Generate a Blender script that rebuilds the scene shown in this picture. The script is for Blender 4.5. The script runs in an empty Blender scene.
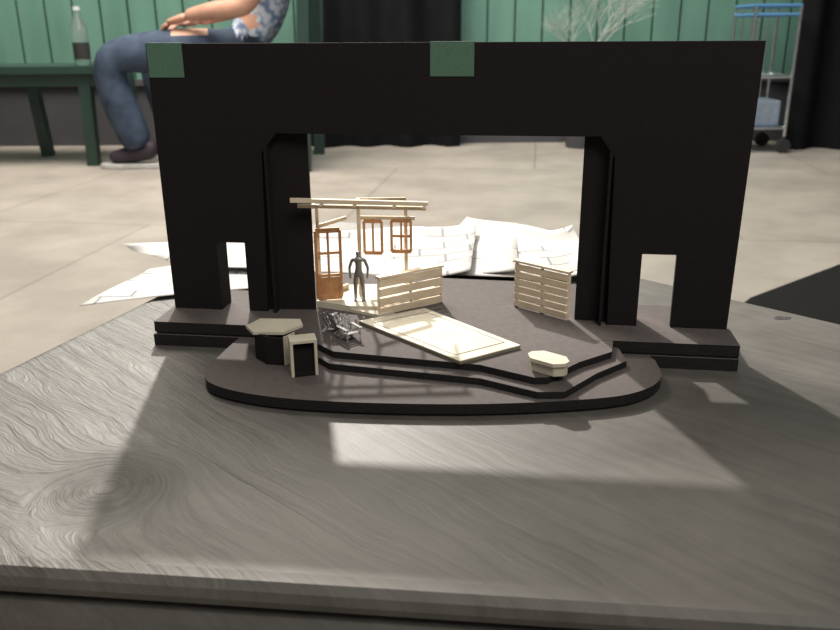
import bpy, bmesh, math, random
from mathutils import Vector, Matrix
random.seed(7)
S=bpy.context.scene
COL=S.collection
FLOOR=-0.342
# ---------------------------------------------------------------- materials
def newmat(name):
    m=bpy.data.materials.new(name); m.use_nodes=True
    nt=m.node_tree; b=nt.nodes['Principled BSDF']
    return m,nt,b
def mat(name,c,rough=.6,c2=None,scale=40,detail=4,bump=0,metal=0,spec=.5,stretch=None,**kw):
    m,nt,b=newmat(name)
    b.inputs['Roughness'].default_value=rough
    b.inputs['Metallic'].default_value=metal
    b.inputs['Specular IOR Level'].default_value=spec
    if c2 is None: c2=tuple(x*.82 for x in c)
    tc=nt.nodes.new('ShaderNodeTexCoord')
    mp=nt.nodes.new('ShaderNodeMapping')
    if stretch: mp.inputs['Scale'].default_value=stretch
    nt.links.new(tc.outputs['Object'],mp.inputs['Vector'])
    n=nt.nodes.new('ShaderNodeTexNoise'); n.inputs['Scale'].default_value=scale; n.inputs['Detail'].default_value=detail
    nt.links.new(mp.outputs[0],n.inputs['Vector'])
    r=nt.nodes.new('ShaderNodeValToRGB')
    r.color_ramp.elements[0].position=.35; r.color_ramp.elements[1].position=.65
    r.color_ramp.elements[0].color=(*c2,1); r.color_ramp.elements[1].color=(*c,1)
    nt.links.new(n.outputs['Fac'],r.inputs[0]); nt.links.new(r.outputs[0],b.inputs['Base Color'])
    if bump:
        bp=nt.nodes.new('ShaderNodeBump'); bp.inputs['Strength'].default_value=bump; bp.inputs['Distance'].default_value=.002
        nt.links.new(n.outputs['Fac'],bp.inputs['Height']); nt.links.new(bp.outputs[0],b.inputs['Normal'])
    return m
M_black=mat('black_foamboard',(.0105,.0085,.0088),.8,scale=300,spec=.22)
M_blackedge=mat('black_foam_edge',(.006,.0055,.0055),.6,c2=(.016,.015,.014),scale=260,spec=.35,stretch=(1,1,6))
M_stage=mat('stage_grey_paper',(.100,.086,.082),.8,c2=(.085,.073,.070),scale=220,spec=.2)
M_cream=mat('basswood',(.68,.57,.42),.6,c2=(.58,.47,.33),scale=60,stretch=(1,1,3))
M_cream2=mat('cream_card',(.60,.55,.43),.65,scale=30)
M_line=mat('card_score_line',(.20,.17,.12),.8,scale=60)
M_orange=mat('orange_brown_wood',(.52,.27,.12),.55,c2=(.40,.19,.08),scale=150)
M_tape=mat('green_tape',(.085,.175,.115),.7,c2=(.06,.13,.088),scale=500,stretch=(1,1,3))
M_silver=mat('pewter',(.26,.26,.25),.4,metal=.7,scale=300)
M_newsp=mat('printed_grey',(.50,.49,.48),.7,c2=(.14,.14,.14),scale=420)
M_green=mat('dark_green_paint',(.016,.042,.032),.45,scale=9)
M_wallg=mat('green_boards',(.10,.215,.165),.6,c2=(.078,.175,.135),scale=3,stretch=(3,1,.6))
M_dark=mat('dark_plinth',(.05,.05,.055),.7,scale=5)
M_curtain=mat('black_velour',(.008,.008,.009),.95,scale=10,spec=.1)
M_jeans=mat('denim',(.042,.065,.105),.85,c2=(.016,.027,.052),scale=14,bump=.5)
M_skin=mat('skin',(.50,.28,.20),.5,c2=(.44,.23,.16),scale=20)
M_shoe=mat('shoe_dark',(.03,.02,.03),.7,scale=40)
M_sole=mat('shoe_sole',(.5,.49,.47),.6)
M_hair=mat('hair_grey',(.12,.09,.07),.8,c2=(.04,.03,.02),scale=120)
M_blue=mat('blue_paint',(.09,.24,.46),.35,scale=4)
M_chrome=mat('chrome',(.7,.72,.75),.25,metal=1)
M_white=mat('white_plastic',(.6,.64,.68),.5)
M_greyp=mat('grey_plastic',(.22,.27,.33),.5)
M_rubber=mat('rubber',(.02,.02,.02),.8)
M_twig=mat('white_twig',(.45,.5,.46),.7,scale=60)
M_mat=mat('black_mat',(.012,.012,.012),.9,spec=.15,scale=60)
M_shirt,nt,b=newmat('patterned_shirt')
tc=nt.nodes.new('ShaderNodeTexCoord'); v=nt.nodes.new('ShaderNodeTexVoronoi'); v.inputs['Scale'].default_value=34
r=nt.nodes.new('ShaderNodeValToRGB'); e=r.color_ramp.elements
e[0].position=.35;e[0].color=(.46,.50,.56,1);e[1].position=.7;e[1].color=(.12,.17,.30,1)
nt.links.new(tc.outputs['Object'],v.inputs['Vector']);nt.links.new(v.outputs['Distance'],r.inputs[0]);nt.links.new(r.outputs[0],b.inputs['Base Color'])
b.inputs['Roughness'].default_value=.85
M_glass,nt,b=newmat('bottle_glass'); b.inputs['Transmission Weight'].default_value=.9
b.inputs['Base Color'].default_value=(.75,.8,.78,1)
tx=nt.nodes.new('ShaderNodeTexNoise'); rr=nt.nodes.new('ShaderNodeMapRange'); rr.inputs[3].default_value=.04; rr.inputs[4].default_value=.12
nt.links.new(tx.outputs['Fac'],rr.inputs[0]); nt.links.new(rr.outputs[0],b.inputs['Roughness'])

def math_node(nt,op,a,bb=None,c=None):
    n=nt.nodes.new('ShaderNodeMath'); n.operation=op
    for i,x in enumerate((a,bb,c)):
        if x is None: continue
        if isinstance(x,(int,float)): n.inputs[i].default_value=x
        else: nt.links.new(x,n.inputs[i])
    return n.outputs[0]
def table_material():
    m,nt,b=newmat('painted_black_wood')
    geo=nt.nodes.new('ShaderNodeNewGeometry')
    pos=geo.outputs['Position']
    A=math.radians(44)
    mp=nt.nodes.new('ShaderNodeMapping'); mp.inputs['Rotation'].default_value=(0,0,A)
    nt.links.new(pos,mp.inputs['Vector'])
    sp=nt.nodes.new('ShaderNodeSeparateXYZ'); nt.links.new(mp.outputs[0],sp.inputs[0])
    mp3=nt.nodes.new('ShaderNodeMapping'); mp3.vector_type='POINT'; mp3.inputs['Scale'].default_value=(.35,1,1)
    nt.links.new(mp.outputs[0],mp3.inputs['Vector'])
    ns=nt.nodes.new('ShaderNodeTexNoise'); ns.inputs['Scale'].default_value=5; ns.inputs['Detail'].default_value=3
    nt.links.new(mp3.outputs[0],ns.inputs['Vector'])
    nf=nt.nodes.new('ShaderNodeTexNoise'); nf.inputs['Scale'].default_value=34; nf.inputs['Detail'].default_value=3
    nt.links.new(mp3.outputs[0],nf.inputs['Vector'])
    wob=math_node(nt,'MULTIPLY_ADD',ns.outputs['Fac'],30.0,math_node(nt,'MULTIPLY',nf.outputs['Fac'],9.0))
    field=math_node(nt,'MULTIPLY_ADD',sp.outputs['Y'],420.0,wob)
    for (kx,ky,rad,fr) in ((-.178,.405,.032,800),(.50,.36,.03,900)):
        d=nt.nodes.new('ShaderNodeVectorMath'); d.operation='DISTANCE'; d.inputs[1].default_value=(kx,ky,0)
        nt.links.new(pos,d.inputs[0]); dist=d.outputs['Value']
        q=math_node(nt,'DIVIDE',dist,rad); q=math_node(nt,'MULTIPLY',q,q); mask=math_node(nt,'EXPONENT',math_node(nt,'MULTIPLY',q,-1.0))
        ring=math_node(nt,'MULTIPLY_ADD',dist,fr,math_node(nt,'MULTIPLY',wob,1.3))
        mx=nt.nodes.new('ShaderNodeMix'); mx.data_type='FLOAT'
        nt.links.new(mask,mx.inputs[0]); nt.links.new(field,mx.inputs[2]); nt.links.new(ring,mx.inputs[3])
        field=mx.outputs[0]
    grain=math_node(nt,'MULTIPLY_ADD',math_node(nt,'SINE',field),.5,.5)
    cb=nt.nodes.new('ShaderNodeCombineXYZ'); nt.links.new(math_node(nt,'MULTIPLY',sp.outputs['X'],9.0),cb.inputs[0]); nt.links.new(math_node(nt,'MULTIPLY',field,.45),cb.inputs[1])
    st=nt.nodes.new('ShaderNodeTexNoise'); st.inputs['Scale'].default_value=1.3; st.inputs['Detail'].default_value=5; st.inputs['Roughness'].default_value=.65
    nt.links.new(cb.outputs[0],st.inputs['Vector'])
    big=nt.nodes.new('ShaderNodeTexNoise'); big.inputs['Scale'].default_value=11; big.inputs['Detail'].default_value=7; big.inputs['Roughness'].default_value=.65
    nt.links.new(pos,big.inputs['Vector'])
    mixf=math_node(nt,'MULTIPLY_ADD',grain,.04,math_node(nt,'MULTIPLY_ADD',st.outputs['Fac'],.34,math_node(nt,'MULTIPLY',big.outputs['Fac'],.60)))
    r=nt.nodes.new('ShaderNodeValToRGB'); e=r.color_ramp.elements
    e[0].position=.36;e[0].color=(.060,.056,.050,1);e[1].position=.66;e[1].color=(.108,.101,.091,1)
    nt.links.new(mixf,r.inputs[0])
    c0=Vector((-.1,.41,0)); yc=math.sin(A)*c0.x+math.cos(A)*c0.y; xc=math.cos(A)*c0.x-math.sin(A)*c0.y
    dy=math_node(nt,'ABSOLUTE',math_node(nt,'ADD',math_node(nt,'SUBTRACT',sp.outputs['Y'],yc),math_node(nt,'MULTIPLY_ADD',nf.outputs['Fac'],.010,-.005)))
    dx=math_node(nt,'ABSOLUTE',math_node(nt,'SUBTRACT',sp.outputs['X'],xc))
    wdt=math_node(nt,'MAXIMUM',math_node(nt,'MULTIPLY_ADD',dx,-.010,.0008),0.0)
    crack=math_node(nt,'LESS_THAN',dy,wdt)
    mc=nt.nodes.new('ShaderNodeMix'); mc.data_type='RGBA'; nt.links.new(crack,mc.inputs[0]); nt.links.new(r.outputs[0],mc.inputs[6]); mc.inputs[7].default_value=(.015,.014,.013,1)
    nt.links.new(mc.outputs[2],b.inputs['Base Color'])
    rr=nt.nodes.new('ShaderNodeMapRange'); rr.inputs[3].default_value=.42; rr.inputs[4].default_value=.64
    nt.links.new(big.outputs['Fac'],rr.inputs[0]); nt.links.new(rr.outputs[0],b.inputs['Roughness'])
    b.inputs['Specular IOR Level'].default_value=.42
    sx=nt.nodes.new('ShaderNodeSeparateXYZ'); nt.links.new(pos,sx.inputs[0])
    mr=nt.nodes.new('ShaderNodeMapRange'); mr.inputs[1].default_value=-.06; mr.inputs[2].default_value=-.22; mr.inputs[3].default_value=.0; mr.inputs[4].default_value=.75
    nt.links.new(sx.outputs['X'],mr.inputs[0])
    h=math_node(nt,'MULTIPLY',math_node(nt,'MULTIPLY_ADD',grain,.15,math_node(nt,'MULTIPLY_ADD',big.outputs['Fac'],.6,st.outputs['Fac'])),math_node(nt,'ADD',mr.outputs[0],.14))
    bp=nt.nodes.new('ShaderNodeBump'); bp.inputs['Strength'].default_value=.85; bp.inputs['Distance'].default_value=.0024
    nt.links.new(h,bp.inputs['Height']); nt.links.new(bp.outputs[0],b.inputs['Normal'])
    return m
M_table=table_material()
def floor_material():
    m,nt,b=newmat('painted_stage_floor')
    tc=nt.nodes.new('ShaderNodeTexCoord')
    n1=nt.nodes.new('ShaderNodeTexNoise'); n1.inputs['Scale'].default_value=3.5; n1.inputs['Detail'].default_value=8; n1.inputs['Roughness'].default_value=.65
    nt.links.new(tc.outputs['Object'],n1.inputs['Vector'])
    r=nt.nodes.new('ShaderNodeValToRGB'); e=r.color_ramp.elements
    e[0].position=.35;e[0].color=(.27,.24,.21,1);e[1].position=.65;e[1].color=(.37,.332,.29,1)
    nt.links.new(n1.outputs['Fac'],r.inputs[0])
    mp=nt.nodes.new('ShaderNodeMapping'); mp.inputs['Rotation'].default_value=(0,0,math.radians(8))
    nt.links.new(tc.outputs['Object'],mp.inputs['Vector'])
    br=nt.nodes.new('ShaderNodeTexBrick'); br.inputs['Scale'].default_value=1.0; br.inputs['Mortar Size'].default_value=.005
    br.inputs['Brick Width'].default_value=1.22; br.inputs['Row Height'].default_value=1.22; br.offset=.5
    br.inputs['Mortar'].default_value=(.72,.72,.72,1); br.inputs['Color1'].default_value=(1,1,1,1); br.inputs['Color2'].default_value=(.94,.94,.94,1)
    nt.links.new(mp.outputs[0],br.inputs['Vector'])
    mx=nt.nodes.new('ShaderNodeMix'); mx.data_type='RGBA'; mx.blend_type='MULTIPLY'; mx.inputs[0].default_value=1
    nt.links.new(r.outputs[0],mx.inputs[6]); nt.links.new(br.outputs[0],mx.inputs[7]); nt.links.new(mx.outputs[2],b.inputs['Base Color'])
    b.inputs['Roughness'].default_value=.5
    return m
M_floor=floor_material()
def paper_material():
    m,nt,b=newmat('drafting_paper')
    tc=nt.nodes.new('ShaderNodeTexCoord')
    br=nt.nodes.new('ShaderNodeTexBrick'); br.inputs['Scale'].default_value=9; br.inputs['Mortar Size'].default_value=.014
    br.inputs['Mortar'].default_value=(.22,.22,.23,1); br.inputs['Color1'].default_value=(.47,.46,.44,1); br.inputs['Color2'].default_value=(.39,.385,.37,1)
    n=nt.nodes.new('ShaderNodeTexNoise'); n.inputs['Scale'].default_value=18; n.inputs['Detail'].default_value=1
    nt.links.new(tc.outputs['Object'],n.inputs['Vector'])
    nt.links.new(tc.outputs['Object'],br.inputs['Vector'])
    r=nt.nodes.new('ShaderNodeValToRGB'); e=r.color_ramp.elements; e[0].position=.50;e[0].color=(0,0,0,1);e[1].position=.52;e[1].color=(1,1,1,1)
    nt.links.new(n.outputs['Fac'],r.inputs[0])
    mx=nt.nodes.new('ShaderNodeMix'); mx.data_type='RGBA'; nt.links.new(r.outputs[0],mx.inputs[0])
    mx.inputs[6].default_value=(.50,.49,.47,1); nt.links.new(br.outputs[0],mx.inputs[7])
    nt.links.new(mx.outputs[2],b.inputs['Base Color']); b.inputs['Roughness'].default_value=.85; b.inputs['Specular IOR Level'].default_value=.15
    return m
M_paper=paper_material()

# ---------------------------------------------------------------- helpers
def empty(name,loc=(0,0,0)):
    o=bpy.data.objects.new(name,None); o.location=loc; o.empty_display_size=.05; COL.objects.link(o); return o
def finish(bm,name,mats,parent=None,smooth=False):
    me=bpy.data.meshes.new(name); bmesh.ops.recalc_face_normals(bm,faces=bm.faces); bm.to_mesh(me); bm.free()
    for m in (mats if isinstance(mats,(list,tuple)) else [mats]): me.materials.append(m)
    if smooth:
        for p in me.polygons: p.use_smooth=True
    o=bpy.data.objects.new(name,me); COL.objects.link(o)
    if parent: o.parent=parent; o.matrix_parent_inverse=parent.matrix_basis.inverted()
    return o
def bevel(o,w,seg=2):
    md=o.modifiers.new('bev','BEVEL'); md.width=w; md.segments=seg; md.limit_method='ANGLE'; return o
def add_prism(bm,pts,z0,z1,mi_side=0,mi_top=0):
    a=[bm.verts.new((x,y,z0)) for x,y in pts]; t=[bm.verts.new((x,y,z1)) for x,y in pts]
    f=bm.faces.new(t); f.material_index=mi_top
    f=bm.faces.new(a[::-1]); f.material_index=mi_side
    n=len(pts)
    for i in range(n):
        f=bm.faces.new((a[i],a[(i+1)%n],t[(i+1)%n],t[i])); f.material_index=mi_side
def prism(name,pts,z0,z1,mats,parent=None,mi_top=0,bv=0):
    bm=bmesh.new(); add_prism(bm,pts,z0,z1,0,mi_top); o=finish(bm,name,mats,parent)
    if bv: bevel(o,bv)
    return o
def add_box(bm,c,size,rot=0,mi=0,mat4=None):
    m=Matrix.Translation(c)@Matrix.Rotation(rot,4,'Z')@Matrix.Diagonal((*size,1))
    if mat4 is not None: m=mat4@m
    r=bmesh.ops.create_cube(bm,size=1,matrix=m)
    for f in {f for v in r['verts'] for f in v.link_faces}: f.material_index=mi
def add_beam(bm,p,q,w,h,mi=0,up=(0,0,1)):
    p=Vector(p);q=Vector(q);d=(q-p);L=d.length;x=d.normalized();u=Vector(up)
    if abs(x.dot(u))>.98: u=Vector((0,1,0))
    y=u.cross(x).normalized(); z=x.cross(y)
    m=Matrix.Translation((p+q)/2)@Matrix((x,y,z)).transposed().to_4x4()@Matrix.Diagonal((L,w,h,1))
    r=bmesh.ops.create_cube(bm,size=1,matrix=m)
    for f in {f for v in r['verts'] for f in v.link_faces}: f.material_index=mi
def beams(name,lst,mats,parent=None,bv=0):
    bm=bmesh.new()
    for l in lst: add_beam(bm,*l)
    o=finish(bm,name,mats,parent)
    if bv: bevel(o,bv,1)
    return o
def add_cyl(bm,p,q,r1,r2=None,seg=16,mi=0):
    p=Vector(p);q=Vector(q);r2=r1 if r2 is None else r2
    d=q-p; m=Matrix.Translation((p+q)/2)@d.to_track_quat('Z','Y').to_matrix().to_4x4()
    r=bmesh.ops.create_cone(bm,cap_ends=True,segments=seg,radius1=r1,radius2=r2,depth=d.length,matrix=m)
    for f in {f for v in r['verts'] for f in v.link_faces}: f.material_index=mi
def catmull(pts,n=8,closed=True):
    out=[];N=len(pts)
    for i in range(N if closed else N-1):
        p0,p1,p2,p3=[Vector(pts[(i+k)%N]) if closed else Vector(pts[min(max(i+k,0),N-1)]) for k in(-1,0,1,2)]
        for j in range(n):
            t=j/n
            q=.5*((2*p1)+(-p0+p2)*t+(2*p0-5*p1+4*p2-p3)*t*t+(-p0+3*p1-3*p2+p3)*t**3)
            out.append(tuple(q))
    if not closed: out.append(tuple(pts[-1]))
    return out
def skin(name,verts,edges,radii,mats,parent=None,sub=2,root=0,matfn=None):
    me=bpy.data.meshes.new(name+'_sk'); me.from_pydata(verts,edges,[])
    o=bpy.data.objects.new(name+'_sk',me); COL.objects.link(o)
    md=o.modifiers.new('skin','SKIN'); md.use_smooth_shade=True; md.branch_smoothing=.6
    sv=me.skin_vertices[0].data
    for i,r in enumerate(radii):
        sv[i].radius=(r,r) if not isinstance(r,tuple) else r
        sv[i].use_root=(i==root)
    s=o.modifiers.new('sub','SUBSURF'); s.levels=sub; s.render_levels=sub
    dg=bpy.context.evaluated_depsgraph_get(); dg.update()
    m2=bpy.data.meshes.new_from_object(o.evaluated_get(dg))
    bpy.data.objects.remove(o); m2.name=name
    m2.materials.clear()
    for m in (mats if isinstance(mats,(list,tuple)) else [mats]): m2.materials.append(m)
    for p in m2.polygons:
        p.use_smooth=True
        if matfn: p.material_index=matfn(p.center)
    o=bpy.data.objects.new(name,m2); COL.objects.link(o)
    if parent: o.parent=parent; o.matrix_parent_inverse=parent.matrix_basis.inverted()
    return o

# ---------------------------------------------------------------- room
prism('floor',[(-6,-2),(6,-2),(6,5.4),(-6,5.4)],FLOOR-.1,FLOOR,M_floor)
bm=bmesh.new()
x=-5.0
while x<5:
    w=.145
    add_box(bm,(x+w/2,4.60,1.45),(w-.012,.03,2.9)); x+=w
add_box(bm,(0,4.64,1.3),(10,.04,3.3))
wall=finish(bm,'wall_back',[M_wallg])
bm=bmesh.new(); add_box(bm,(-1.3,4.57,FLOOR/2-.005),(7.4,.06,abs(FLOOR)-.01)); add_box(bm,(-1.3,4.56,-.012),(7.4,.10,.03)); add_box(bm,(3.9,4.57,FLOOR/2-.005),(2.2,.06,abs(FLOOR)-.01))
finish(bm,'baseboard_back',M_dark)
def curtain(name,x0,x1,y,z0,z1,amp=.05,wl=.22):
    bm=bmesh.new(); n=int((x1-x0)/.02); prev=None
    for i in range(n+1):
        xx=x0+(x1-x0)*i/n; yy=y+amp*math.sin(xx/wl*6.28)+amp*.3*math.sin(xx*17)
        a=bm.verts.new((xx,yy,z0)); b_=bm.verts.new((xx,yy,z1))
        if prev: bm.faces.new((prev[0],a,b_,prev[1]))
        prev=(a,b_)
    return finish(bm,name,M_curtain,smooth=True)
curtain('black_stage_curtain',-.60,.22,4.42,FLOOR,2.8,.04)
curtain('black_stage_curtain.001',1.86,3.6,4.22,FLOOR,2.8)
prism('black_floor_mat',[(.50,1.45),(.751,1.771),(1.09,2.047),(1.9,2.70),(2.3,2.2),(1.2,1.0)],FLOOR,FLOOR+.006,M_mat)

# ---------------------------------------------------------------- table
tab=empty('wooden_table',(0,.65,FLOOR))
tp=[(-.418,.356),(-.321,.578),(-.254,.780),(-.17,1.03),(-.13,1.10),(.0,1.06),(.300,.742),(.366,.673),(.62,.40),(.62,.244)]
def offset(pts,d):
    out=[];n=len(pts)
    for i in range(n):
        a=Vector(pts[i-1]);b_=Vector(pts[i]);c=Vector(pts[(i+1)%n])
        n1=(b_-a).normalized();n2=(c-b_).normalized()
        m1=Vector((-n1.y,n1.x));m2=Vector((-n2.y,n2.x)); m=(m1+m2)
        m=m/ max(.3,(1+m1.dot(m2)))
        out.append((b_.x+m.x*d,b_.y+m.y*d))
    return out
prof=[(.010,0),(.004,-.001),(.0005,-.0045),(-.001,-.009),(.0005,-.0135),(.005,-.016),(.009,-.017),(.010,-.0195),(.004,-.021),(-.002,-.024),(-.004,-.029),(-.003,-.036),(.004,-.040)]
bm=bmesh.new(); rings=[]
for d,z in prof:
    rings.append([bm.verts.new((x,y,z)) for x,y in offset(tp,-d)])
bm.faces.new(rings[0]); bm.faces.new(rings[-1][::-1])
for a,b_ in zip(rings,rings[1:]):
    n=len(a)
    for i in range(n): bm.faces.new((a[i],a[(i+1)%n],b_[(i+1)%n],b_[i]))
o=finish(bm,'tabletop',M_table,tab)
bm=bmesh.new()
for c in ((-.33,.40),(-.15,.98),(.53,.33),(.12,.86)): add_box(bm,(c[0],c[1],(FLOOR-.04)/2),(.05,.05,abs(FLOOR)-.04))
add_box(bm,(.1,.40,-.07),(.8,.02,.06)); add_box(bm,(-.23,.69,-.07),(.6,.02,.06),math.radians(72))
finish(bm,'legs',M_table,tab)
# small worn knot hole near the right edge
bm=bmesh.new()
kp=[(.321+.0075*math.cos(i*.52)*(1+.3*math.sin(i*2.1)),.684+.0045*math.sin(i*.52)*(1+.25*math.cos(i*1.7))) for i in range(12)]
add_prism(bm,kp,.00005,.0003); finish(bm,'knot_hole',M_rubber,tab)

# ---------------------------------------------------------------- papers
def sheet(name,pts,z,curl=0):
    bm=bmesh.new(); N=20; g=[]
    P=[Vector(p) for p in pts]
    for i in range(N+1):
        row=[]
        for j in range(N+1):
            u=i/N;v=j/N
            q=(P[0]*(1-u)+P[1]*u)*(1-v)+(P[3]*(1-u)+P[2]*u)*v
            zz=z+curl*(max(0,u-.8)**1.3+max(0,v-.8)**1.3)+.0014*math.sin(u*7+v*4)+.0014
            row.append(bm.verts.new((q.x,q.y,zz)))
        g.append(row)
    for i in range(N):
        for j in range(N): bm.faces.new((g[i][j],g[i+1][j],g[i+1][j+1],g[i][j+1]))
    o=finish(bm,name,M_paper,smooth=True); s=o.modifiers.new('t','SOLIDIFY'); s.thickness=.0002
    return o
sheet('drafting_paper',[(-.318,.725),(-.02,.83),(-.06,1.00),(-.29,.845)],.0005,.02)
sheet('drafting_paper.001',[(-.25,.845),(.10,.80),(.12,1.00),(-.345,.93)],.0035,.05)
sheet('drafting_paper.002',[(-.06,.80),(.20,.79),(.175,.92),(.06,1.02)],.0065,.10)
sheet('drafting_paper.003',[(-.13,.80),(.05,.78),(.07,.98),(-.12,.96)],.0095,.05)

# ---------------------------------------------------------------- stage base
O=Vector((-.209,.664)); E=Vector((.990,-.139)).normalized(); Nf=Vector((-E.y,E.x)) # Nf points back
def L(s,n): q=O+E*s+Nf*n; return (q.x,q.y)
base=empty('stage_base_model',(0,.6,0))
MB=[M_blackedge,M_stage]
apr=catmull([(-.158,.556),(-.150,.532),(-.124,.514),(-.081,.501),(-.014,.4935),(.053,.4925),(.121,.500),(.153,.513),(.171,.535),(.175,.566)],8,False)
disc=apr+[(.165,.60),(.15,.70),(-.12,.74),(-.15,.60)]
bm=bmesh.new(); add_prism(bm,disc,.0022,.0095,0,1)
ins=[(x*.982,.6+(y-.6)*.982) for x,y in disc]; add_prism(bm,ins,0,.0023)
finish(bm,'apron',MB,base)
mid=[(-.118,.622),(-.088,.580),(-.066,.551),(.041,.5225),(.078,.499),(.096,.499),(.124,.530),(.150,.552),(.15,.70),(-.12,.73)]
mainp=[(-.128,.628),(-.088,.590),(-.064,.5615),(.042,.534),(.077,.511),(.086,.511),(.113,.538),(.140,.557),(.149,.590),(.150,.725),(-.125,.775)]
prism('step',mid,.0097,.0147,MB,base,1)
prism('deck',mainp,.0149,.020,MB,base,1)
for k,(s0,s1) in enumerate(((-.003,.094),(.347,.4555))):
    bm=bmesh.new()
    add_prism(bm,[L(s0,-.035),L(s1,-.035),L(s1,.055),L(s0,.055)],.0115,.0202,0,1)
    add_prism(bm,[L(s0+.001,-.034),L(s1,-.034),L(s1,.054),L(s0+.001,.054)],.0095,.0116)
    add_prism(bm,[L(s0-.001,-.036),L(s1,-.036),L(s1,.056),L(s0-.001,.056)],.0,.0096,0,1)
    finish(bm,'side_platform_%d'%(k+1),MB,base)

# ---------------------------------------------------------------- proscenium
pro=empty('proscenium_arch_model',(L(.22,0)[0],L(.22,0)[1],.02))
z0=.0203; zt=.2345
outline=[(0,z0),(.042,z0),(.042,.079),(.066,.079),(.066,z0),(.082,z0),(.086,.152),(.098,.1675),(.347,.1675),(.358,.152),(.361,z0),(.384,z0),(.384,.079),(.410,.079),(.410,z0),(.453,z0),(.4555,zt),(-.001,zt)]
def wallpanel(name,ol,n0,n1,mats,parent):
    bm=bmesh.new()
    a=[bm.verts.new((*L(s,n0),z)) for s,z in ol]; b_=[bm.verts.new((*L(s,n1),z)) for s,z in ol]
    bm.faces.new(a); bm.faces.new(b_[::-1])
    for i in range(len(ol)):
        j=(i+1)%len(ol); bm.faces.new((a[i],b_[i],b_[j],a[j]))
    o=finish(bm,name,mats,parent); return o
bevel(wallpanel('arch_wall',outline,0,.005,M_black,pro),.0004,1)
for i,(s,zz) in enumerate(((.042,.079),(.384,.079))):
    wallpanel('door_jamb_%d'%(i+1),[(s-.002,z0),(s,z0),(s,zz),(s-.002,zz)],.005,.022,M_black,pro)
bm=bmesh.new()
def slab(pA,pB,th,za,zb):
    a=Vector(pA);b_=Vector(pB);d=(b_-a).normalized();n=Vector((-d.y,d.x))*th
    add_prism(bm,[tuple(a),tuple(b_),tuple(b_+n),tuple(a+n)],za,zb)
slab(L(.074,.0055),L(.1205,.0105),.004,z0,.170)
slab(L(.0905,-.003),L(.0905,.006),.002,z0,.158)
slab(L(.336,.0105),L(.374,.0055),.004,z0,.170)
slab(L(.3565,-.003),L(.3565,.006),.002,z0,.158)
slab(L(.098,.0055),L(.350,.0055),.004,.1675,.20)
finish(bm,'wing_flats',M_black,pro)
bm=bmesh.new()
for s0,s1,zb in ((.000,.0285,.2095),(.220,.2525,.2105)):
    for za,zc,n0,n1 in ((zb,zt+.0004,-.0005,-.0001),(zt+.0001,zt+.0005,-.0005,.0055),(zt-.012,zt+.0004,.0051,.0055)):
        add_prism(bm,[L(s0,n0),L(s1,n0),L(s1,n1),L(s0,n1)],za,zc)
finish(bm,'green_tape',M_tape,pro)

# ---------------------------------------------------------------- porch set
por=empty('porch_set_model',(-.04,.67,.02))
D=.0202
prism('porch_floor',[(-.088,.664),(-.058,.650),(-.030,.648),(.018,.684),(.010,.715),(-.080,.710)],D,.0255,M_cream2,por)
prism('porch_step',[(-.060,.651),(-.033,.634),(-.021,.643),(-.035,.651)],D,.0228,M_cream2,por)
PF=.0255
B=[]
B+= [((-.0515,.683,PF),(-.0515,.683,.110),.003,.003),((-.012,.708,PF),(-.012,.708,.104),.003,.003),((-.085,.670,PF),(-.085,.670,.110),.0025,.0025)]
B+= [((-.102,.643,.1165),(.0068,.643,.1128),.004,.0032),((-.0975,.650,.1105),(.0055,.650,.1077),.003,.0028)]
for xx in (-.078,-.0515,-.020,.004): B.append(((xx,.641,.1135-(xx+.1)*.034),(xx,.672,.1095-(xx+.1)*.034),.0022,.0022))
B+= [((-.0515,.650,.1095),(-.0515,.684,.1085),.0025,.003),((-.085,.645,.1105),(-.085,.670,.1090),.0025,.003),((-.0515,.683,.108),(-.012,.708,.1035),.003,.004)]
beams('posts_and_beams',B,M_cream,por)
B=[((-.0515,.703,.089),(-.004,.701,.0885),.002,.003)]
B+=[((-.085,.667,.0895),(-.064,.700,.0895),.002,.003),((-.085,.667,.028),(-.064,.700,.028),.0024,.004)]
beams('wall_rails',B,M_cream,por)
def framed(name,p,q,z0,z1,cross_v=1,cross_h=1,w=.0035,solid=None):
    B=[];p=Vector(p);q=Vector(q)
    B.append(((*p,z0),(*p,z1),.0022,w)); B.append(((*q,z0),(*q,z1),.0022,w))
    B.append(((*p,z0),(*q,z0),.0022,w)); B.append(((*p,z1),(*q,z1),.0022,w))
    for i in range(cross_v):
        m=p.lerp(q,(i+1)/(cross_v+1)); B.append(((*m,z0),(*m,z1),.0018,.0022))
    for i in range(cross_h):
        z=z0+(z1-z0)*(i+1)/(cross_h+1); B.append(((*p,z),(*q,z),.0018,.0022))
    bm=bmesh.new()
    for b_ in B: add_beam(bm,*b_)
    if solid:
        a,c=solid; add_beam(bm,(*p,(a+c)/2),(*q,(a+c)/2),.0012,c-a,0)
    return finish(name=name,bm=bm,mats=[M_orange,M_cream],parent=por)
framed('window_left',(-.0485,.703),(-.033,.7015),.0575,.086,1,0,.0032)
framed('window_right',(-.0245,.702),(-.0075,.700),.059,.0865,1,1,.0032)
framed('screen_door',(-.0865,.664),(-.0665,.668),.0285,.0865,1,2,.0042,(.030,.046))

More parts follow.
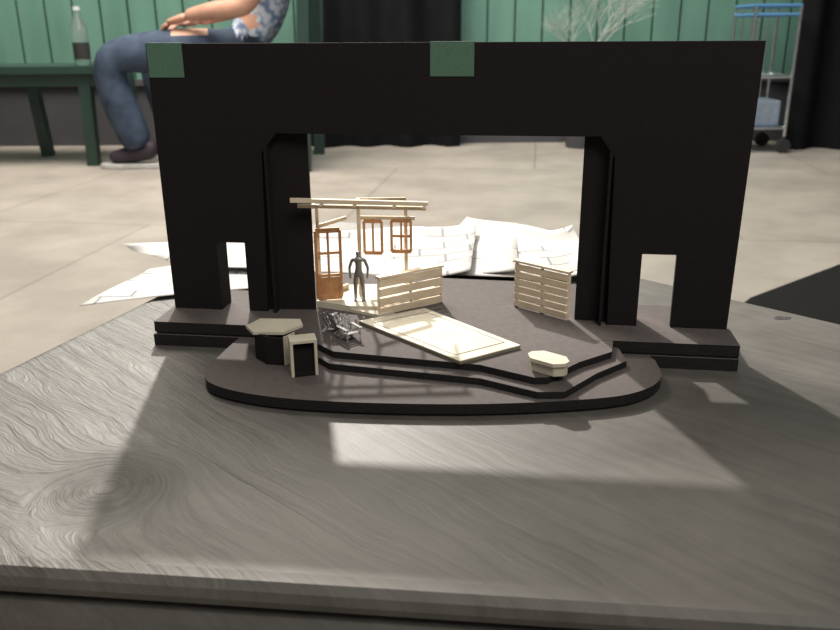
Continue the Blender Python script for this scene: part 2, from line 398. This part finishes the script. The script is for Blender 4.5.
def fence(name,p,q,z0,h,nsl,sw,posts=3):
    e=empty(name,((p[0]+q[0])/2,(p[1]+q[1])/2,z0)); p=Vector(p);q=Vector(q); B=[]
    d=(q-p).normalized(); n=Vector((d.y,-d.x))*.0018
    for i in range(nsl):
        z=z0+.0035+(h-.0075)*i/(nsl-1)
        B.append(((*(p+n),z),(*(q+n),z),.0016,sw))
    beams('slats',B,M_cream,e,.0002)
    beams('cap_rail',[((*(p-d*.001),z0+h+.001),(*(q+d*.001),z0+h+.001),.0065,.0018)],M_cream,e)
    beams('posts',[((*p.lerp(q,t),z0),(*p.lerp(q,t),z0+h),.002,.0025) for t in [i/(posts-1) for i in range(posts)]],M_cream,e)
    return e
fence('slatted_railing',(-.034,.641),(.018,.676),.0202,.0315,4,.0064)
fence('slatted_railing.001',(.0815,.664),(.1195,.627),.0202,.039,6,.0052)
# ---------------------------------------------------------------- rug platform
rug=empty('raised_panel_platform',(.015,.59,.02))
Q=[Vector((-.049,.620)),Vector((.028,.534)),Vector((.074,.564)),Vector((.004,.651))]
cen=sum(Q,Vector((0,0)))/4
def inset(k): return [tuple(cen+(v-cen)*k) for v in Q]
prism('base_panel',inset(1.0),.0202,.0222,M_line,rug)
bm=bmesh.new()
def ring(k1,k2,za,zb):
    a=inset(k1);b_=inset(k2)
    for i in range(4):
        j=(i+1)%4
        add_prism(bm,[a[i],a[j],b_[j],b_[i]],za,zb)
ring(.998,.82,.0222,.0230); add_prism(bm,inset(.79),.0222,.0230)
finish(bm,'top_panels',M_cream2,rug)

# ---------------------------------------------------------------- furniture blocks
def octo(cx,cy,a,b_,chx,chy,rot):
    c,s=math.cos(rot),math.sin(rot)
    P=[(-a+chx,-b_),(a-chx,-b_),(a,-b_+chy),(a,b_-chy),(a-chx,b_),(-a+chx,b_),(-a,b_-chy),(-a,-b_+chy)]
    return [(cx+x*c-y*s,cy+x*s+y*c) for x,y in P]
e=empty('angular_counter_model',(-.108,.58,.0095))
bm=bmesh.new()
tt=[(-.131,.580,.0340),(-.124,.570,.0325),(-.101,.568,.0330),(-.088,.579,.0350),(-.091,.588,.0362),(-.122,.591,.0358)]
a=[bm.verts.new((x,y,z-.0022)) for x,y,z in tt]; t=[bm.verts.new((x,y,z)) for x,y,z in tt]
bm.faces.new(t); bm.faces.new(a[::-1])
for i in range(6): bm.faces.new((a[i],a[(i+1)%6],t[(i+1)%6],t[i]))
finish(bm,'top',M_cream2,e)
prism('leg_panel_1',[(-.124,.5745),(-.114,.5625),(-.111,.5645),(-.121,.5765)],.0097,.0310,M_black,e)
prism('leg_panel_2',[(-.114,.5625),(-.1005,.5600),(-.1000,.5625),(-.1125,.5650)],.0097,.0308,M_black,e)
prism('leg_panel_3',[(-.1215,.584),(-.097,.582),(-.097,.5845),(-.1215,.5865)],.0202,.0325,M_black,e)
beams('end_panel',[((-.0998,.5605,.0207),(-.0935,.5705,.0207),.0014,.0220)],M_cream2,e)
e=empty('open_cabinet_model',(-.083,.55,.0095))
bm=bmesh.new(); T=Matrix.Translation((-.084,.5465,.0097))@Matrix.Rotation(math.radians(14),4,'Z')
for c,s,mi in (((-.0085,0,.0125),(.002,.014,.025),0),((.0085,0,.0125),(.002,.014,.025),0),((0,0,.026),(.019,.014,.002),0),((0,.006,.0125),(.015,.002,.025),1),((0,0,.001),(.015,.014,.002),1),((0,-.001,.0125),(.0152,.002,.022),1)):
    add_box(bm,c,s,0,mi,T)
finish(bm,'carcass',[M_cream2,M_black],e)
e=empty('angular_bench_model',(.088,.523,.02)); r1=math.radians(-40)
prism('top',octo(.0880,.5225,.0150,.0088,.0060,.0062,r1),.0275,.0300,M_cream2,e)
prism('body',octo(.0884,.5230,.0138,.0074,.0050,.0052,r1),.0202,.0275,M_cream2,e)

def chair(name,cx,cy,z,rot,k):
    e=empty(name,(cx,cy,z)); T=Matrix.Translation((cx,cy,z))@Matrix.Rotation(rot,4,'Z')@Matrix.Scale(k,4)
    B=[]
    def tb(p,q,w,h): B.append((tuple(T@Vector(p)),tuple(T@Vector(q)),w*k,h*k))
    for sx in (-.3,.3):
        tb((sx,-.45,.02),(sx,-.45,.5),.05,.1); tb((sx,-.5,.36),(sx,.55,.03),.05,.1)
        tb((sx*1.1,-.5,.53),(sx*1.1,.3,.53),.14,.04); tb((sx,.28,.1),(sx,.28,.52),.05,.08)
    for i in range(5): y=-.45+i*.15; tb((-.3,y,.37-i*.045),(.3,y,.37-i*.045),.12,.03)
    for i in range(5): xx=-.24+i*.12; tb((xx,.18,.15),(xx*1.3,.55,.95-abs(i-2)*.06),.1,.03)
    beams('slats',B,M_newsp,e); return e
chair('adirondack_chair_model',-.066,.606,.0202,math.radians(150),.0195)
chair('adirondack_chair_model.001',-.055,.588,.0202,math.radians(35),.0185)

fg=empty('scale_figure_model',(-.051,.662,PF))
def figure():
    H=.045; X,Yy,Z=-.0515,.6645,PF
    pts=[(0,0,.53),(0,0,.62),(0,0,.74),(0,0,.81),(0,0,.86),(0,0,.92),(0,0,.97),
         (-.055,0,.49),(-.065,.0,.28),(-.07,.01,.05),(-.075,-.06,.02),
         (.055,0,.49),(.075,-.01,.28),(.085,.01,.05),(.095,-.06,.02),
         (-.115,0,.80),(-.17,.01,.64),(-.155,-.03,.50),(-.15,-.04,.44),
         (.115,0,.80),(.175,.01,.64),(.165,-.03,.50),(.16,-.04,.44)]
    ed=[(0,1),(1,2),(2,3),(3,4),(4,5),(5,6),(0,7),(7,8),(8,9),(9,10),(0,11),(11,12),(12,13),(13,14),(3,15),(15,16),(16,17),(17,18),(3,19),(19,20),(20,21),(21,22)]
    rad=[.075,.068,.085,.07,.032,.05,.04,.058,.042,.028,.022,.058,.042,.028,.022,.036,.027,.021,.02,.036,.027,.021,.02]
    skin('body',[(X+a*H,Yy+b_*H,Z+c*H) for a,b_,c in pts],ed,[r*H for r in rad],M_silver,fg,2)
    prism('stand',[(X+.0055*math.cos(i*.5236),Yy+.004*math.sin(i*.5236)) for i in range(12)],PF,PF+.0006,M_silver,fg)
figure()

# ---------------------------------------------------------------- bench + bottle
bn=empty('green_bench',(-2.1,4.0,FLOOR))
bm=bmesh.new()
add_box(bm,(-2.15,4.0,.085),(1.5,.42,.032)); add_box(bm,(-2.15,3.83,.045),(1.40,.025,.06)); add_box(bm,(-2.15,4.17,.045),(1.40,.025,.06))
finish(bm,'seat',M_green,bn)
B=[]
for lx in (-2.80,-1.50): 
    B.append(((lx,3.84,.06),(lx-.01,3.84,FLOOR),.05,.05))
    B.append(((lx,4.16,.06),(lx-.01,4.17,FLOOR),.05,.05)) if lx<-2 else B.append(((-1.89,4.16,.06),(-1.86,4.16,FLOOR),.05,.05))
beams('legs',B,M_green,bn)
bx=-1.53
bo=empty('water_bottle',(bx,3.92,.101))
bm=bmesh.new()
profb=[(0,.0),(.033,.0),(.036,.006),(.036,.15),(.034,.17),(.016,.205),(.0145,.225),(.0145,.235)]
seg=24; rg=[]
for r_,z in profb:
    rg.append([bm.verts.new((bx+r_*math.cos(a*6.2832/seg),3.92+r_*math.sin(a*6.2832/seg),.101+z)) for a in range(seg)])
for a,b_ in zip(rg,rg[1:]):
    for i in range(seg): bm.faces.new((a[i],a[(i+1)%seg],b_[(i+1)%seg],b_[i]))
bmesh.ops.remove_doubles(bm,verts=bm.verts,dist=1e-5)
finish(bm,'glass_body',M_glass,bo,True)
bm=bmesh.new(); add_cyl(bm,(bx,3.92,.336),(bx,3.92,.352),.016); finish(bm,'cap',M_white,bo)
bm=bmesh.new(); add_cyl(bm,(bx,3.92,.13),(bx,3.92,.20),.0365,seg=24); finish(bm,'label',M_rubber,bo)

# ---------------------------------------------------------------- chair
ch=empty('green_wooden_chair',(-.72,3.88,FLOOR))
B=[]
for sy in (3.62,4.16):
    B+=[((-.98,sy,FLOOR),(-.97,sy,.045),.05,.05),((-.50,sy,FLOOR),(-.46,sy,.70),.05,.05),((-.97,sy,.01),(-.50,sy,.01),.03,.06)]
B+=[((-.97,3.6,.01),(-.97,4.18,.01),.03,.06),((-.465,3.6,.68),(-.465,4.18,.68),.03,.08),((-.475,3.6,.15),(-.475,4.18,.15),.03,.06)]
for i in range(5): B.append(((-.475,3.71+i*.09,.15),(-.46,3.71+i*.09,.68),.05,.015,0,(1,0,0)))
for i in range(6): B.append(((-.955+i*.087,3.59,.045),(-.955+i*.087,4.19,.045),.075,.02))
beams('frame',B,M_green,ch)
beams('bench_end_leg',[((-1.385,4.10,FLOOR),(-1.40,4.10,.06),.05,.05)],M_green,bn)

# ---------------------------------------------------------------- person
pe=empty('seated_person',(-.74,3.88,FLOOR))
V=[(-.74,3.88,.175),(-.68,3.88,.30),(-.64,3.88,.46),(-.62,3.88,.60),(-.63,3.88,.70),
 (-.80,3.80,.165),(-1.10,3.765,.165),(-1.36,3.73,.14),(-1.335,3.735,-.02),(-1.285,3.75,-.17),(-1.265,3.755,-.265),
 (-.80,3.97,.165),(-1.04,4.00,.165),(-1.24,4.01,.14),(-1.215,4.02,-.02),(-1.18,4.03,-.17),(-1.165,4.03,-.265),
 (-.62,3.72,.60),(-.66,3.66,.46),(-.72,3.64,.335),(-.86,3.67,.325),(-.99,3.725,.305),
 (-.62,4.04,.60),(-.68,4.12,.46),(-.76,4.12,.35),(-.88,4.06,.33),(-1.0,3.95,.29)]
Ed=[(0,1),(1,2),(2,3),(3,4),(0,5),(5,6),(6,7),(7,8),(8,9),(9,10),(0,11),(11,12),(12,13),(13,14),(14,15),(15,16),(3,17),(17,18),(18,19),(19,20),(20,21),(3,22),(22,23),(23,24),(24,25),(25,26)]
Rd=[.13,.135,.145,.11,.06,.105,.098,.090,.088,.078,.074,.105,.098,.090,.088,.078,.074,.07,.058,.046,.04,.028,.07,.058,.046,.04,.028]
def nearest(c):
    best=None
    for k,(a,b_) in enumerate(Ed):
        A=Vector(V[a]);Bv=Vector(V[b_]);t=max(0,min(1,(c-A).dot(Bv-A)/(Bv-A).length_squared))
        d=(c-A.lerp(Bv,t)).length
        if best is None or d<best[0]: best=(d,k,t)
    k,t=best[1],best[2]
    if k in (0,1,2,16,17,21,22): return 1 if not (k==0 and t<.1) else 0
    if k==3: return 1 if t<.6 else 2
    if k in (18,23): return 1 if t<.3 else 2
    if k in (19,20,24,25): return 2
    if k in (4,10) and c.z>.22: return 1
    return 0
skin('body',V,Ed,Rd,[M_jeans,M_shirt,M_skin],pe,2,0,nearest)
def hand(name,w,d,nrm,thumb_side,s=1):
    w=Vector(w);d=Vector(d).normalized();nrm=Vector(nrm).normalized();side=d.cross(nrm).normalized()*thumb_side
    vs=[w-d*.02,w+d*.02,w+d*.055,w+d*.085];skin(name+'_palm',[tuple(v) for v in vs],[(0,1),(1,2),(2,3)],[(.026,.022),(.034,.018),(.040,.016),(.036,.014)],M_skin,pe,2)
    for i,(off,ln) in enumerate(((.030,.070),(.010,.078),(-.010,.072),(-.029,.056))):
        b0=w+d*.07+side*off; p1=b0+d*ln*.45-nrm*.004; p2=p1+d*ln*.32-nrm*.018; p3=p2+d*ln*.18-nrm*.02
        skin('%s_finger_%d'%(name,i+1),[tuple(b0),tuple(p1),tuple(p2),tuple(p3)],[(0,1),(1,2),(2,3)],[.010,.0092,.0082,.0068],M_skin,pe,2)
    b0=w+d*.02+side*.02; p1=b0+d*.03+side*.028; p2=p1+d*.035+side*.008-nrm*.006
    skin(name+'_thumb',[tuple(b0),tuple(p1),tuple(p2)],[(0,1),(1,2)],[.015,.012,.009],M_skin,pe,2)
hand('hand_near',(-1.0,3.73,.30),(-.9,.35,-.25),(0,-.3,1),1)
hand('hand_far',(-1.01,3.94,.285),(-.7,-.6,-.1),(0,.1,1),-1)
bm=bmesh.new()
hc_=Vector((-.67,3.88,.83))
bmesh.ops.create_uvsphere(bm,u_segments=32,v_segments=24,radius=1)
for vv in bm.verts:
    p=vv.co.copy(); q=Vector((p.x*.098,p.y*.075,p.z*.118))
    if p.z<0: q.y*=1-.25*(-p.z); q.x*=1-.1*(-p.z)
    g=math.exp(-((p.y/.16)**2)-((p.z+.1)/.2)**2)
    if p.x<0: q.x-=.022*g
    for sy in (-.38,.38):
        g=math.exp(-(((p.y-sy)/.2)**2)-((p.z-.08)/.14)**2)
        if p.x<0: q.x+=.010*g
    g=math.exp(-((p.y/.3)**2)-((p.z+.5)/.07)**2)
    if p.x<0: q.x+=.006*g
    vv.co=hc_+q
for f in bm.faces:
    c=f.calc_center_median()-hc_
    if c.z>.055 or (c.x>.02 and c.z>-.05): f.material_index=1
for vv in bm.verts:
    c=vv.co-hc_
    if c.z>.055 or (c.x>.02 and c.z>-.05): vv.co=hc_+c*1.07
for sy in (-1,1):
    r=bmesh.ops.create_uvsphere(bm,u_segments=12,v_segments=8,radius=.012,matrix=Matrix.Translation(hc_+Vector((-.080,sy*.030,.01))))
    for f in {f for v_ in r['verts'] for f in v_.link_faces}: f.material_index=2
    r=bmesh.ops.create_uvsphere(bm,u_segments=12,v_segments=8,radius=1,matrix=Matrix.Translation(hc_+Vector((.005,sy*.076,-.005)))@Matrix.Diagonal((.018,.009,.03,1)))
finish(bm,'head',[M_skin,M_hair,M_white],pe,True)
def shoe(n,ax,ay):
    pts=catmull([(ax+.075,ay),(ax+.06,ay-.036),(ax-.03,ay-.036),(ax-.12,ay-.048),(ax-.19,ay-.035),(ax-.212,ay),(ax-.19,ay+.035),(ax-.12,ay+.045),(ax-.03,ay+.036),(ax+.06,ay+.036)],5)
    prism(n+'_sole',pts,FLOOR+.0005,FLOOR+.022,M_sole,pe,0,.004)
    skin(n+'_upper',[(ax+.02,ay,FLOOR+.13),(ax+.03,ay,FLOOR+.065),(ax-.04,ay,FLOOR+.07),(ax-.11,ay,FLOOR+.052),(ax-.175,ay,FLOOR+.047)],[(0,1),(1,2),(2,3),(3,4)],[(.042,.042),(.042,.042),(.04,.045),(.045,.036),(.034,.026)],M_shoe,pe,2)
shoe('shoe_near',-1.235,3.757); shoe('shoe_far',-1.145,4.03)

# ---------------------------------------------------------------- rolling cart
ct=empty('metal_rolling_rack',(1.68,4.2,FLOOR))
bm=bmesh.new(); bw=bmesh.new(); bc=bmesh.new()
X0,X1,Y0,Y1=1.58,1.79,4.08,4.34
for xx in (X0,X1):
    for yy in (Y0,Y1):
        add_cyl(bc,(xx,yy,FLOOR+.08),(xx,yy,.34),.008)
        add_cyl(bw,(xx-.0,yy-.012,FLOOR+.035),(xx,yy+.012,FLOOR+.035),.034)
        add_cyl(bw,(xx,yy,FLOOR+.04),(xx,yy,FLOOR+.09),.006)
for z in (.34,.30):
    for a,b_ in (((X0,Y0),(X1,Y0)),((X1,Y0),(X1,Y1)),((X1,Y1),(X0,Y1)),((X0,Y1),(X0,Y0))): add_cyl(bm,(*a,z),(*b_,z),.008)
for z in (.02,-.22):
    for a,b_ in (((X0,Y0),(X1,Y0)),((X1,Y0),(X1,Y1)),((X1,Y1),(X0,Y1)),((X0,Y1),(X0,Y0))): add_cyl(bc,(*a,z),(*b_,z),.008)
for i in range(1,5):
    xx=X0+(X1-X0)*i/5; add_cyl(bc,(xx,Y1,-.22),(xx,Y1,.34),.004); add_cyl(bc,(xx,Y0,.02),(xx,Y1,.02),.004)
add_box(bm,((X0+X1)/2,4.21,-.225),(.2,.25,.01))
finish(bm,'blue_frame',M_blue,ct); finish(bw,'wheels',M_rubber,ct); finish(bc,'uprights',M_chrome,ct)
bm=bmesh.new(); add_box(bm,(1.685,4.21,-.155),(.17,.2,.125)); bevel(finish(bm,'supply_box',M_greyp,ct),.01)

# ---------------------------------------------------------------- bare tree prop
tr=empty('bare_tree_prop',(.85,4.35,FLOOR))
bm=bmesh.new()
def branch(p,d,l,r,dep):
    q=p+d*l; add_cyl(bm,p,q,r,r*.7,6)
    if dep==0: return
    for k in range(3):
        nd=(d+Vector((random.uniform(-.9,.9),random.uniform(-.25,.15),random.uniform(-.25,.5)))).normalized()
        branch(p.lerp(q,random.uniform(.5,1)),nd,l*random.uniform(.6,.8),r*.6,dep-1)
branch(Vector((.85,4.35,FLOOR+.15)),Vector((0,0,1)),.30,.009,6)
finish(bm,'branches',M_twig,tr)
bm=bmesh.new(); add_cyl(bm,(.85,4.35,FLOOR),(.85,4.35,FLOOR+.16),.08,.10,24); finish(bm,'pot',M_dark,tr)

# ---------------------------------------------------------------- lights
def spot(name,loc,tgt,power,size,blend,rad,col=(1,.93,.84)):
    l=bpy.data.lights.new(name,'SPOT'); l.energy=power; l.spot_size=math.radians(size); l.spot_blend=blend; l.shadow_soft_size=rad; l.color=col
    o=bpy.data.objects.new(name,l); o.location=loc; o.rotation_euler=(Vector(tgt)-Vector(loc)).to_track_quat('-Z','Y').to_euler(); COL.objects.link(o); return o
def area(name,loc,tgt,power,size,col=(1,.95,.88)):
    l=bpy.data.lights.new(name,'AREA'); l.energy=power; l.size=size; l.color=col
    o=bpy.data.objects.new(name,l); o.location=loc; o.rotation_euler=(Vector(tgt)-Vector(loc)).to_track_quat('-Z','Y').to_euler(); COL.objects.link(o); return o
spot('stage_spotlight',(-.5,3.1,2.0),(-.04,.74,0),690,24,.6,.045,(1,.94,.87))
area('front_wash',(.6,-1.2,2.4),(0,1,0),52,1.2)
area('house_light',(-1.1,3.0,3.0),(-1.0,3.2,-.3),215,2.0,(1,.91,.80))
area('wall_light',(0,2.6,2.6),(0,4.6,.3),80,2.0,(.95,1,.98))
w=bpy.data.worlds.new('world'); S.world=w; w.use_nodes=True
w.node_tree.nodes['Background'].inputs[0].default_value=(1,.96,.92,1); w.node_tree.nodes['Background'].inputs[1].default_value=.15
S.view_settings.view_transform='Standard'
# ---------------------------------------------------------------- camera
cd=bpy.data.cameras.new('camera'); cam=bpy.data.objects.new('camera',cd); COL.objects.link(cam)
th=math.atan(285/820); rho=math.radians(.4)
m=Matrix.Rotation(math.pi/2-th,3,'X')@Matrix.Rotation(-rho,3,'Z')
cam.matrix_world=Matrix.Translation((0,0,.243))@m.to_4x4()
cd.sensor_width=36; cd.lens=36*820/840; cd.clip_start=.01; cd.clip_end=100
cd.dof.use_dof=True; cd.dof.focus_distance=.62; cd.dof.aperture_fstop=14
S.camera=cam
